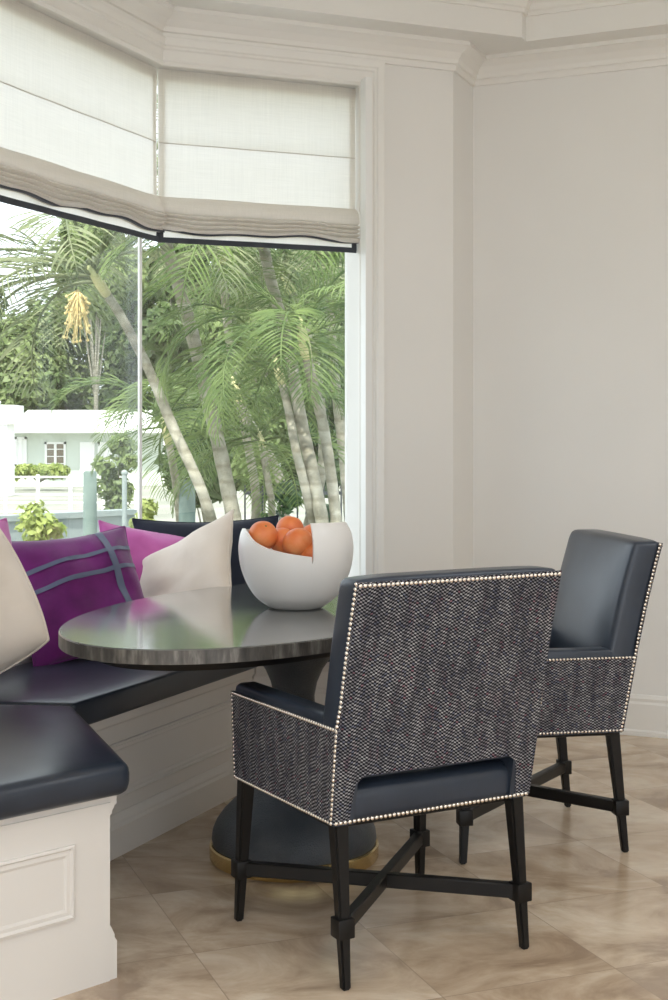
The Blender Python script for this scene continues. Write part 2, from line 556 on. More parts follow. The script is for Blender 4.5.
def window(name, a, b, mitre_a, mitre_b, casing_at):
    """a->b along the wall face (clockwise); mitre flags say which end is the shared glass corner."""
    d = (b - a).normalized(); n = inn(d)
    root = struct(empty(name, (*((a + b) / 2), SILL)))
    inv = Matrix.Translation(-root.location)

    def ln(nm, bm, m, sm=None):
        bmesh.ops.transform(bm, matrix=inv, verts=bm.verts)
        return link(nm, bm, m, root, sm)

    def ext(p, k, flag):      # where an offset line ends at the mitred corner
        if not flag: return p + n * k
        u_ = (offset(LOOP, k)[2]); return u_
    bm = B()
    g0, g1 = [ext(a, k, mitre_a) for k in (G, G + .008)], [ext(b, k, mitre_b) for k in (G, G + .008)]
    prism(bm, [tuple(g0[0]), tuple(g1[0]), tuple(g1[1]), tuple(g0[1])], SILL + .02, HEAD)
    ln('pane', bm, M['glass'])
    bm = B()
    e = .055
    for p, s in ((a, 1), (b, -1)):
        if (p is a and mitre_a) or (p is b and mitre_b): continue
        prism(bm, run(p, p + d * .028 * s, G - .02, G + .035), SILL, HEAD)
        prism(bm, run(p, p + d * .012 * s, G + .035, G + .055), SILL, HEAD)
    q0, q1 = [ext(a, k, mitre_a) for k in (G - .02, G + .035)], [ext(b, k, mitre_b) for k in (G - .02, G + .035)]
    prism(bm, [tuple(q0[0]), tuple(q1[0]), tuple(q1[1]), tuple(q0[1])], SILL, SILL + .05)
    prism(bm, [tuple(q0[0]), tuple(q1[0]), tuple(q1[1]), tuple(q0[1])], HEAD - .04, HEAD)
    ln('frame', bm, M['frame'])
    # casing, mitred at the outer corner
    bm = B()
    prof = [(0, .0), (.0, .016), (.012, .024), (.022, .018), (.06, .018), (.066, .024), (.074, .024), (.08, .03), (.102, .034), (.108, .034), (.108, 0)]
    zt = HEAD
    for (k0, t0), (k1, t1) in zip(prof, prof[1:]):
        pass
    # head run
    def P3(s_along, k_out, z): p = s_along + n * k_out; return (p.x, p.y, z)
    rows = []
    for k, tk in prof:
        pa = offset(LOOP, tk)[2] if mitre_a else a - d * k + n * tk
        pb = offset(LOOP, tk)[2] if mitre_b else b + d * k + n * tk
        rows.append([(pa.x, pa.y, zt + k), (pb.x, pb.y, zt + k)])
    va = [[bm.verts.new(p) for p in r] for r in rows]
    for r0, r1 in zip(va, va[1:] + va[:1]): bm.faces.new((r0[0], r0[1], r1[1], r1[0]))
    for side, p, s, fl in (('a', a, -1, mitre_a), ('b', b, 1, mitre_b)):
        if fl: continue
        rows = []
        for k, tk in prof:
            pp = p + d * k * s + n * tk
            rows.append([(pp.x, pp.y, SILL - .12), (pp.x, pp.y, zt + k)])
        vb = [[bm.verts.new(q) for q in r] for r in rows]
        for r0, r1 in zip(vb, vb[1:] + vb[:1]): bm.faces.new((r0[0], r0[1], r1[1], r1[0]))
    ln('casing', bm, M['trim'])
    bm = B()
    q0, q1 = [ext(a, k, mitre_a) for k in (G + .035, .03)], [ext(b, k, mitre_b) for k in (G + .035, .03)]
    prism(bm, [tuple(q0[0]), tuple(q1[0]), tuple(q1[1]), tuple(q0[1])], SILL - .001, SILL + .022)
    ln('sill', bm, M['trim'])
    return root


w1 = window('window_1', W2, Wc0, True, False, 'b')
w2 = window('window_2', Wb0, W2, False, True, 'a')
gc = offset(LOOP, G + .004)[2]
bm = B(); box(bm, -.007, .007, -.007, .007, SILL + .05, HEAD - .04, .002, 1, Matrix.Translation((gc.x, gc.y, 0)) @ Matrix.Rotation(R(43), 4, 'Z'))
bmesh.ops.transform(bm, matrix=Matrix.Translation(-w1.location), verts=bm.verts)
link('corner_seal', bm, M['white'], w1)


# ---- roman blinds
def blind(label, a, b, side_edges, seed):
    d = (b - a).normalized(); n = inn(d); L = (b - a).length
    rnd = random.Random(seed)
    root = empty('roman_blind', (a.x, a.y, HEAD), math.atan2(d.y, d.x))   # local x along, -y into the room, z up
    tag(root, label, 'blind', 'roman blinds in the bay windows')
    PL = .018       # plane of the cloth behind the wall face (local +y is outdoors)
    nx = 60
    zs = [-.006, -.06, -.15, -.24, -.296, -.300, -.304, -.38, -.45, -.50, -.53]

    def wob(x, z): return .003 * math.sin(x * 7 + seed) * (-z) + .0015 * math.sin(x * 23 + z * 9 + seed)
    bm = B(); g = []
    for z in zs:
        g.append([bm.verts.new((L * i / nx, PL - .004 * (abs(z + .300) < .001) + wob(L * i / nx, z), z)) for i in range(nx + 1)])
    for r0, r1 in zip(g, g[1:]):
        for i in range(nx): bm.faces.new((r0[i], r0[i + 1], r1[i + 1], r1[i]))
    link('panel', bm, M['blind'], root, 180)
    # side hems : a doubled strip of the same cloth
    bm = B()
    for x0, x1 in ((.004, .030), (L - .030, L - .004)):
        box(bm, x0, x1, PL + .006, PL + .008, -.53, -.02)
    box(bm, .004, L - .004, PL + .010, PL + .012, -.055, -.008)
    link('hem', bm, M['blind'], root)
    bm = B(); box(bm, .006, L - .006, PL + .02, PL + .06, -.042, -.003, .004)
    link('headrail', bm, M['frame'], root)
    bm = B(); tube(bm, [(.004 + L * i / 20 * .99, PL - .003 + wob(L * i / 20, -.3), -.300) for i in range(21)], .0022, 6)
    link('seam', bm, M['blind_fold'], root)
    # the gathered folds
    bm = B(); g = []
    prof = []
    folds = [(-.512, 0), (-.522, .018), (-.540, .034), (-.560, .040), (-.575, .042), (-.583, .036)]
    for k in range(4):
        z0 = -.583 - k * .016
        folds += [(z0 - .002, .012), (z0 - .005, .046 - .003 * k), (z0 - .010, .050 - .003 * k), (z0 - .0150, .045 - .003 * k)]
    folds += [(-.655, .03), (-.656, 0.)]
    for z, k in folds:
        row = []
        for i in range(nx + 1):
            x = L * i / nx
            sag = .006 * math.sin(x * 9 + seed * 2) + .004 * math.sin(x * 21 + seed)
            w = max(0, min(1, (-z - .56) / .09))
            row.append(bm.verts.new((x, PL - k + .003 * math.sin(x * 15 + z * 60), z + sag * w)))
        g.append(row)
    for r0, r1 in zip(g, g[1:]):
        for i in range(nx): bm.faces.new((r0[i], r0[i + 1], r1[i + 1], r1[i]))
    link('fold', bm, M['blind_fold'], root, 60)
    # hanging flap with its dark tape border
    bm = B(); g = []
    for z in (-.635, -.66, -.694):
        g.append([bm.verts.new((L * i / nx, PL - .008 + wob(L * i / nx, z), z)) for i in range(nx + 1)])
    for r0, r1 in zip(g, g[1:]):
        for i in range(nx): bm.faces.new((r0[i], r0[i + 1], r1[i + 1], r1[i]))
    flap = link('flap', bm, M['blind'], root, 180)
    bm = B()
    for i in range(nx):
        x0, x1 = L * i / nx, L * (i + 1) / nx
        y0, y1 = PL - .012 + wob(x0, -.68), PL - .012 + wob(x1, -.68)
        hexa(bm, [(x0, y0, -.697), (x1, y1, -.697), (x1, y1 + .007, -.697), (x0, y0 + .007, -.697)],
             [(x0, y0, -.676), (x1, y1, -.676), (x1, y1 + .007, -.676), (x0, y0 + .007, -.676)])
        s = [.006 * math.sin(x * 9 + seed * 2) + .004 * math.sin(x * 21 + seed) for x in (x0, x1)]
        hexa(bm, [(x0, y0 - .022, -.658 + s[0]), (x1, y1 - .022, -.658 + s[1]), (x1, y1 + .004, -.654 + s[1]), (x0, y0 + .004, -.654 + s[0])],
             [(x0, y0 - .022, -.650 + s[0]), (x1, y1 - .022, -.650 + s[1]), (x1, y1 + .004, -.650 + s[1]), (x0, y0 + .004, -.650 + s[0])])
    for x0 in (0, L - .02):
        box(bm, x0, x0 + .02, PL - .012, PL - .004, -.69, -.645)
    link('tape_border', bm, M['navy_band'], root)
    return root


blind('cream linen roman blind over the right-hand window, next to the plain wall', W2 - dC * .005, Wc0 - dC * .004, None, 1.3)
blind('cream linen roman blind over the left window above the pillows', Wb0 + dB * .004, W2 + dB * .005, None, 2.2)

# ------------------------------------------------------------------ banquette
BD = .517
SEAT0, SEAT1 = .437, .516
front = offset([W0, W1, W2, W3], BD, False)      # front faces
backl = [W0, W1, W2, W3]
Ecorner = Vector((-.524, 3.135))                 # near end corner (stile face)
dE = Vector((-.734, -.679)).normalized()         # end face, going towards the wall
# where the end face meets the near bay wall


def isect(p, d, q, e):
    k = d.x * e.y - d.y * e.x
    t_ = ((q - p).x * e.y - (q - p).y * e.x) / k
    return p + d * t_


Eback = isect(Ecorner, dE, W0, dD)
Fcorner = isect(Ecorner, dD, front[1] - dB * 2, dB)      # D front meets B front
FD = Fcorner
FC = isect(front[1], dB, front[2] + dC * .2 if False else (W2 + inn(dC) * BD), dC)
Cend = W2 + dC * 1.02                            # the run under the right window stops here
FCend = Cend + inn(dC) * BD


def grow(poly, e, k):
    """Push the listed edges (i -> i+1) outward by k."""
    n = len(poly); c_ = sum(poly, Vector((0, 0))) / n; L_ = []
    for i in range(n):
        a, b = poly[i], poly[(i + 1) % n]; d = (b - a).normalized(); nn = Vector((d.y, -d.x))
        if nn.dot(c_ - a) > 0: nn = -nn
        L_.append((a + nn * (k if i in e else -.004), d))
    return [isect(*L_[i - 1], *L_[i]) for i in range(n)]


def section(label, poly, faces, end_label=None):
    """Painted bench box with plinth, cap and framed panels on the given faces (a->b clockwise seen from the wall)."""
    c_ = sum((Vector(p) for p in poly), Vector((0, 0))) / len(poly)
    root = empty('bench', (c_.x, c_.y, 0)); tag(root, label, 'bench', 'white panelled banquette sections')
    T = Matrix.Translation((-c_.x, -c_.y, 0))

    def ln(nm, bm, m, sm=None):
        bmesh.ops.transform(bm, matrix=T, verts=bm.verts); return link(nm, bm, m, root, sm)
    bm = B(); prism(bm, [tuple(p) for p in poly], 0, SEAT0 - .02); ln('body', bm, M['joinery'])
    ex = [k for k in range(len(poly)) if any((poly[k] - a).length + (poly[(k + 1) % len(poly)] - b).length < 1e-4 or (poly[k] - b).length + (poly[(k + 1) % len(poly)] - a).length < 1e-4 for a, b, _, _ in faces)]

    def layer(bmx, k0, k1, z0, z1):
        g0, g1 = grow(poly, ex, k0), grow(poly, ex, k1)
        hexa(bmx, [(p.x, p.y, z0) for p in g0], [(p.x, p.y, z1) for p in g1])
    bm = B()
    layer(bm, .006, .006, .388, .396); layer(bm, .006, .012, .396, .404); layer(bm, .012, .012, .404, .409); layer(bm, .018, .018, .409, SEAT0 - .0005)
    base = B(); pan = B()
    layer(base, .019, .019, 0, .088); layer(base, .019, .013, .088, .096); layer(base, .013, .013, .096, .104); layer(base, .013, .003, .104, .126)
    for a, b, ea, eb in faces:
        d = (b - a).normalized(); nrm = Vector((d.y, -d.x))
        if nrm.dot(c_ - a) > 0: nrm = -nrm
        L = (b - a).length
        npan = max(1, round(L / 1.6)); w = L / npan
        for i in range(npan):
            x0, x1 = i * w + (.098 if i == 0 else .05), (i + 1) * w - (.098 if i == npan - 1 else .05)
            z0, z1 = .170, .340
            prof_ = [(0, -.004), (0, .007), (.006, .009), (.011, .003), (.020, .0045), (.026, .002), (.028, -.004)]
            rows = []
            for e, k in prof_:
                rows.append([pan.verts.new((*(a + d * x + nrm * k), z)) for x, z in ((x0 + e, z0 + e), (x1 - e, z0 + e), (x1 - e, z1 - e), (x0 + e, z1 - e))])
            for r0, r1 in zip(rows, rows[1:]):
                for q in range(4): pan.faces.new((r0[q], r0[(q + 1) % 4], r1[(q + 1) % 4], r1[q]))
    ln('cap', bm, M['joinery'])
    ln('plinth', base, M['joinery']); ln('panel_moulding', pan, M['joinery'])
    return root


def cush(label, poly, r=.028, pipe=None, crownh=.012, front_edges=()):
    """Leather seat cushion: polygon footprint, rounded edges, softly crowned top."""
    c_ = sum((Vector(p) for p in poly), Vector((0, 0))) / len(poly)
    bm = B(); prism(bm, [tuple(Vector(p) - c_) for p in poly], 0, SEAT1 - SEAT0)
    bmesh.ops.bevel(bm, geom=list(bm.edges), offset=r, segments=5, affect='EDGES', profile=.5)
    top = max(bm.faces, key=lambda f: f.calc_center_median().z + f.calc_area())
    for th_, dp in ((.05, .004), (.06, .003), (.06, .0015)):
        bmesh.ops.inset_region(bm, faces=[top], thickness=th_, depth=dp, use_even_offset=True)
    o = link('seat_cushion', bm, M['seat_leather'], None, 55)
    o.location = (c_.x, c_.y, SEAT0)
    tag(o, label, 'cushion', 'navy leather banquette cushions')
    for (a, b) in front_edges:
        p = B()
        a_, b_ = Vector(a) - c_, Vector(b) - c_
        d = (b_ - a_).normalized(); nn = Vector((d.y, -d.x))
        if nn.dot(-a_) < 0: nn = -nn
        q = nn * .009
        tube(p, [(*(a_ + d * .02 + q), SEAT1 - SEAT0 - .006), (*((a_ + b_) / 2 + q), SEAT1 - SEAT0 - .006), (*(b_ - d * .02 + q), SEAT1 - SEAT0 - .006)], .0028, 8)
        link('piping', p, M['piping'], o, 60)
    return o


gap = .006
polyD = [Ecorner, FD, W1 + inn(dD) * gap + dD * -.01, Eback + inn(dD) * gap]
polyD = [Ecorner, FD, isect(FD, (W1 - FD).normalized(), W1 + inn(dD) * gap, dD), Eback + inn(dD) * gap]
mB1 = isect(FD, (W1 - FD).normalized(), W1 + inn(dB) * gap, dB)
mB2 = isect(FC, (W2 - FC).normalized(), W2 + inn(dB) * gap, dB)
polyB = [FD, FC, mB2, mB1]
mC1 = isect(FC, (W2 - FC).normalized(), W2 + inn(dC) * gap, dC)
polyC = [FC, FCend, Cend + inn(dC) * gap, mC1]
section('white panelled bench end with framed panel facing the camera, lower left', polyD, [(Ecorner, Eback, 1, 0), (FD, Ecorner, 0, 1)])
section('white panelled bench run behind the table below the left window', polyB, [(FD, FC, 0, 0)])
section('white panelled bench run behind the pedestal below the right window', polyC, [(FC, FCend, 0, 1)])


gD = grow(polyD, (0, 3), .045); gB = grow(polyB, (0,), .045); gC = grow(polyC, (0, 1), .04)
cush('navy leather seat cushion in the near corner, over the panelled bench end', gD, .03, front_edges=[(gD[0], gD[1]), (gD[3], gD[0])][:0])
cush('long navy leather seat cushion below the left window, under the pillows', gB, .012, front_edges=[(gB[0], gB[1])])
cush('navy leather seat cushion below the right window, behind the bowl', gC, .012, front_edges=[(gC[0], gC[1])])


# ------------------------------------------------------------------ pillows
def pillow(label, cen, right, up, w, h, th, m, seed, extra=None, group='scatter pillows on the banquette', name='throw_pillow', flop=.0, soft=.0):
    right = Vector(right).normalized(); up = Vector(up); up = (up - right * up.dot(right)).normalized()
    nrm = right.cross(up)         # front
    mtx = Matrix((right, up, nrm)).transposed().to_4x4()
    N = 26

    def pt(u, v, s):
        e = lambda q: max(0., 1 - abs(q) ** 2.6)
        tk = (e(u) * e(v)) ** .55
        pin = 1 - .095 * (1 - abs(u) ** 2) * abs(v) ** 2
        pin2 = 1 - .095 * (1 - abs(v) ** 2) * abs(u) ** 2
        x, y = u * w / 2 * (pin2 + soft * (math.sqrt(1 - v * v / 2) - pin2)), v * h / 2 * (pin + soft * (math.sqrt(1 - u * u / 2) - pin))
        wr = noise.noise(Vector((u * 2.2 + seed, v * 2.2, seed))) * .02 + noise.noise(Vector((u * 6 + seed, v * 5, seed * 2))) * .006
        z = s * th / 2 * tk + wr * (.3 + .7 * tk) + flop * (u * u) * .05
        return Vector((x, y, z))
    us = [math.sin(PI / 2 * (2 * i / N - 1)) for i in range(N + 1)]
    bm = B(); V = {}
    for s in (1, -1):
        for i, u in enumerate(us):
            for j, v in enumerate(us):
                rim = i in (0, N) or j in (0, N)
                if rim and s == -1: V[s, i, j] = V[1, i, j]; continue
                V[s, i, j] = bm.verts.new(pt(u, v, 0 if rim else s))
        for i in range(N):
            for j in range(N):
                q = [V[s, i, j], V[s, i + 1, j], V[s, i + 1, j + 1], V[s, i, j + 1]]
                bm.faces.new(q if s == 1 else q[::-1])
    o = link(name, bm, m, None, 180)
    o.matrix_world = Matrix.Translation(cen) @ mtx
    tag(o, label, 'pillow', group)
    rim = [us_ for us_ in us]
    p = B()
    ring = [pt(u, -1, 0) for u in us] + [pt(1, v, 0) for v in us[1:]] + [pt(u, 1, 0) for u in us[::-1][1:]] + [pt(-1, v, 0) for v in us[::-1][1:]]
    tube(p, ring, .004, 6, False)
    link('seam_piping', p, m, o, 180)
    if extra:
        for nm, pts, wd, mm in extra:     # flat ribbon sewn on the front: list of (u,v) path
            rb = B(); prev = None
            n_ = 72
            for k in range(n_ + 1):
                q = .5 - .5 * math.cos(PI * k / n_)
                u = pts[0][0] + (pts[1][0] - pts[0][0]) * q; v = pts[0][1] + (pts[1][1] - pts[0][1]) * q
                du, dv = pts[1][0] - pts[0][0], pts[1][1] - pts[0][1]
                ll = math.hypot(du, dv); ox, oy = -dv / ll * wd, du / ll * wd
                row = []
                for ss in (-1, -.33, .33, 1):
                    pp = pt(max(-1, min(1, u + ox * ss)), max(-1, min(1, v + oy * ss)), 1)
                    pp.z += .004; row.append(rb.verts.new(pp))
                if prev:
                    for a in range(3): rb.faces.new((prev[a], prev[a + 1], row[a + 1], row[a]))
                prev = row
            link(nm, rb, mm, o, 180)
    return o


pillow('purple velvet pillow with crossed blue ribbon bands, leaning by the table end', at(82, 595, 4.62), (.36, .27, .03), (-.17, .22, .45), .49, .48, .17, M['purple'], 1.7,
       [('ribbon', ((-1, .34), (1, .60)), .034, M['ribbon']), ('ribbon', ((-1, .02), (1, .28)), .034, M['ribbon']), ('ribbon', ((.48, 1), (.50, -1)), .058, M['ribbon'])])
pillow('cream linen pillow cut off by the left photo edge, on the bench', at(-42, 614, 3.92), (.87, .12, .46), (-.48, .34, .75), .47, .47, .22, M['linen'], 3.1, soft=.45)
pillow('orchid pink pillow mostly hidden behind the cream one by the left edge', at(-24, 588, 4.14), (.4, .8, .0), (-.12, .06, .46), .42, .42, .11, M['pink'], 4.4)
pillow('orchid pink velvet pillow between the purple and the cream pillow, under the glass corner', at(155, 582, 4.99), (.46, .25, -.08), (.08, .28, .45), .44, .43, .15, M['pink'], 5.2)
pillow('cream linen pillow with pointed top corner between pink pillow and bowl', at(181, 583, 4.80), (.34, -.22, .19), (.0, .24, .36), .52, .38, .15, M['linen'], 6.6)
pillow('dark navy pillow at the back, behind the bowl of oranges', at(210, 578, 5.14), (.60, .22, .0), (.0, .10, .46), .58, .47, .12, M['navy'], 8.3)

# ------------------------------------------------------------------ table
TC = Vector((-.150, 4.067)); TZ = .76
tb = empty('dining_table', (TC.x, TC.y, 0)); tb.rotation_euler = (0, 0, R(64.5))
tag(tb, 'oval pedestal table with dark polished top, slate base and brass foot ring', 'table')


def ellipse(a, b, n=128): return [(a * math.cos(2 * PI * k / n), b * math.sin(2 * PI * k / n)) for k in range(n)]


bm = B()
lo = ellipse(.897, .500); hi = ellipse(.894, .497)
hexa(bm, [(x, y, TZ - .037) for x, y in lo], [(x, y, TZ - .003) for x, y in lo])
bm.normal_update()
rim = link('rim', bm, M['rim'], tb, 30)
bm = B(); hexa(bm, [(x, y, TZ - .004) for x, y in ellipse(.897, .500)], [(x, y, TZ) for x, y in hi])
link('tabletop', bm, M['table'], tb, 30)
bm = B(); hexa(bm, [(x, y, TZ - .068) for x, y in ellipse(.80, .41)], [(x, y, TZ - .0375) for x, y in ellipse(.84, .445)])
link('underframe', bm, M['black_wood'], tb, 30)
ped = [(.0, .046), (.246, .046), (.25, .062), (.247, .085), (.236, .112), (.216, .140), (.188, .168), (.155, .198), (.125, .232), (.100, .275), (.083, .325), (.072, .38), (.065, .44), (.062, .49), (.070, .53), (.087, .57), (.115, .61), (.150, .65), (.185, .691), (.0, .691)]
PO = Matrix.Rotation(R(-64.5), 3, 'Z') @ Vector((.029, 0, 0))
bm = B(); lathe(bm, ped, 72); link('pedestal', bm, M['pedestal'], tb, 50).location = PO
bm = B(); lathe(bm, [(0, .004), (.253, .004), (.256, .008), (.256, .044), (.252, .048), (0, .048)], 72); link('foot_ring', bm, M['brass'], tb, 40).location = PO
bm = B(); lathe(bm, [(0, 0), (.24, 0), (.24, .006), (0, .006)], 48); link('glide', bm, M['iron'], tb, 40).location = PO

# ------------------------------------------------------------------ bowl and oranges
bc = at(296, 607.5, 1340 * (H - TZ) / 169.5)
bl = bm = B()
RB, ZC, NB = .172, .150, 96


def rimh(a):      # a in 0..1 counter-clockwise from the notch
    ks = [(0, .262), (.15, .260), (.30, .25), (.42, .236), (.55, .226), (.68, .234), (.725, .240), (.78, .230), (.825, .207), (.872, .190), (.93, .177), (1, .166)]
    for (a0, h0), (a1, h1) in zip(ks, ks[1:]):
        if a <= a1:
            q = (a - a0) / (a1 - a0); q = q * q * (3 - 2 * q) if 0 else q
            return h0 + (h1 - h0) * q
    return ks[-1][1]


BP = [(.0, .074), (.010, .092), (.030, .118), (.050, .134), (.080, .151), (.118, .165), (.150, .171), (.185, .173), (.22, .168), (.24, .160), (.262, .147), (.28, .13)]
BPS = cr([(z, r, 0) for z, r in BP], 6)


def brad(z, rr):  # radius of the bowl's round side at height z
    for a, b in zip(BPS, BPS[1:]):
        if z <= b.x: return a.y + (b.y - a.y) * (z - a.x) / max(1e-6, b.x - a.x)
    return BPS[-1].y


NL = 22
NOT = R(-90 + 18)
outer, inner_ = [], []
for k in range(NB + 1):
    a = k / NB; hh = rimh(a)
    co_, ci_ = [], []
    for j in range(NL + 1):
        z = .004 + (hh - .004) * j / NL
        gp = .03 if z > .150 else .0005; ang = NOT + a * (2 * PI - gp) + gp / 2
        r = brad(z, RB)
        co_.append(bm.verts.new((r * math.cos(ang), r * math.sin(ang), z)))
        zi = .014 + (hh - .014) * j / NL
        ri = max(.05, brad(zi, RB) - .009) if j else .06
        ci_.append(bm.verts.new((ri * math.cos(ang), ri * math.sin(ang), zi)))
    outer.append(co_); inner_.append(ci_)
for k in range(NB):
    for j in range(NL):
        bm.faces.new((outer[k][j], outer[k + 1][j], outer[k + 1][j + 1], outer[k][j + 1]))
        bm.faces.new((inner_[k + 1][j], inner_[k][j], inner_[k][j + 1], inner_[k + 1][j + 1]))
    bm.faces.new((outer[k][NL], outer[k + 1][NL], inner_[k + 1][NL], inner_[k][NL]))
for j in range(NL):   # the stepped edge of the rim
    bm.faces.new((outer[0][j], outer[0][j + 1], inner_[0][j + 1], inner_[0][j]))
    bm.faces.new((outer[NB][j], inner_[NB][j], inner_[NB][j + 1], outer[NB][j + 1]))
lathe(bm, [(0, 0.001), (.072, 0.001), (.076, .004), (.076, .008), (.06, .014), (0, .014)], 64)
bowl = link('fruit_bowl', bm, M['bowl'], None, 40)
bowl.location = (bc.x, bc.y, TZ)
tag(bowl, 'round white ceramic bowl with a notched slanting rim on the table', 'bowl')


def orange(cx, cy, cz, r, label, seed):
    bm = B(); bmesh.ops.create_uvsphere(bm, u_segments=32, v_segments=20, radius=r)
    for v in bm.verts:
        n_ = v.co.normalized()
        dmp = .07 * math.exp(-((1 - n_.z) * 30)) + .05 * math.exp(-((1 + n_.z) * 30))
        v.co *= (1 - dmp) * (1 + .025 * noise.noise(n_ * 1.5 + Vector((seed, 0, 0))))
        v.co.z *= .95
    o = link('orange', bm, M['orange'], None, 180)
    o.location = (cx, cy, cz); rnd = random.Random(seed)
    o.rotation_euler = (rnd.uniform(-.9, .9), rnd.uniform(-.9, .9), rnd.uniform(0, 6))
    tag(o, label, 'orange', 'oranges in the white bowl')
    s = B(); tube(s, [(0, 0, r * .865), (0, 0, r * .90)], [.004, .0035], 6); link('stem', s, M['stem'], o)
    return o


for px, py, dy, rr, lab in (
        (263, 535.5, -.03, .0445, 'orange at the bowl\'s left rim, leftmost in the fruit bowl'),
        (290, 529, .085, .043, 'topmost orange at the back of the fruit bowl'),
        (283, 541, .010, .042, 'orange in the middle, half hidden behind the largest front one'),
        (298, 543, -.055, .0465, 'front orange with a small blemish, nearest the low rim'),
        (313, 537.5, .020, .042, 'orange half hidden behind the tall part of the bowl rim'),
        (313, 556, -.065, .040, 'orange glimpsed low in the notch of the bowl rim')):
    p = at(px, py, bc.y + dy)
    orange(p.x, p.y, p.z, rr, lab, px)


# ------------------------------------------------------------------ armchairs
def lerp(ks, z):
    if z <= ks[0][0]: 
        (a, p), (b, q) = ks[0], ks[1]
    elif z >= ks[-1][0]:
        (a, p), (b, q) = ks[-2], ks[-1]
    else:
        for (a, p), (b, q) in zip(ks, ks[1:]):
            if z <= b: break
    return p + (q - p) * (z - a) / (b - a)


ZB, ZA, ZT = .376, .605, .944


def yb(z): return lerp([(ZB, 0.), (ZA, -.041), (.78, -.080), (ZT, -.124)], z)


def hw(z): return lerp([(ZB, .278), (ZA, .285), (ZT, .285)], z)


def nails(pts, nrm_fn, r=.0052, sp=.0122):
    """Row of domed nailheads along a 3-D polyline."""
    bm = B()
    pts = [Vector(p) for p in pts]
    L = [0.]
    for a, b in zip(pts, pts[1:]): L.append(L[-1] + (b - a).length)
    n = max(1, round(L[-1] / sp))
    for i in range(n + 1):
        s = L[-1] * i / n
        for k in range(len(pts) - 1):
            if s <= L[k + 1] + 1e-9: break
        p = pts[k].lerp(pts[k + 1], (s - L[k]) / max(1e-9, L[k + 1] - L[k]))
        nr = Vector(nrm_fn).normalized(); x_ = nr.orthogonal().normalized(); y_ = nr.cross(x_)
        rings = []
        for rr, hh in ((r, 0), (r * .8, r * .42), (r * .4, r * .66)):
            rings.append([bm.verts.new(p + nr * hh + (x_ * math.cos(PI / 4 * q) + y_ * math.sin(PI / 4 * q)) * rr) for q in range(8)])
        for a, b in zip(rings, rings[1:]):
            for q in range(8): bm.faces.new((a[q], a[(q + 1) % 8], b[(q + 1) % 8], b[q]))
        bm.faces.new(rings[-1])
    return bm


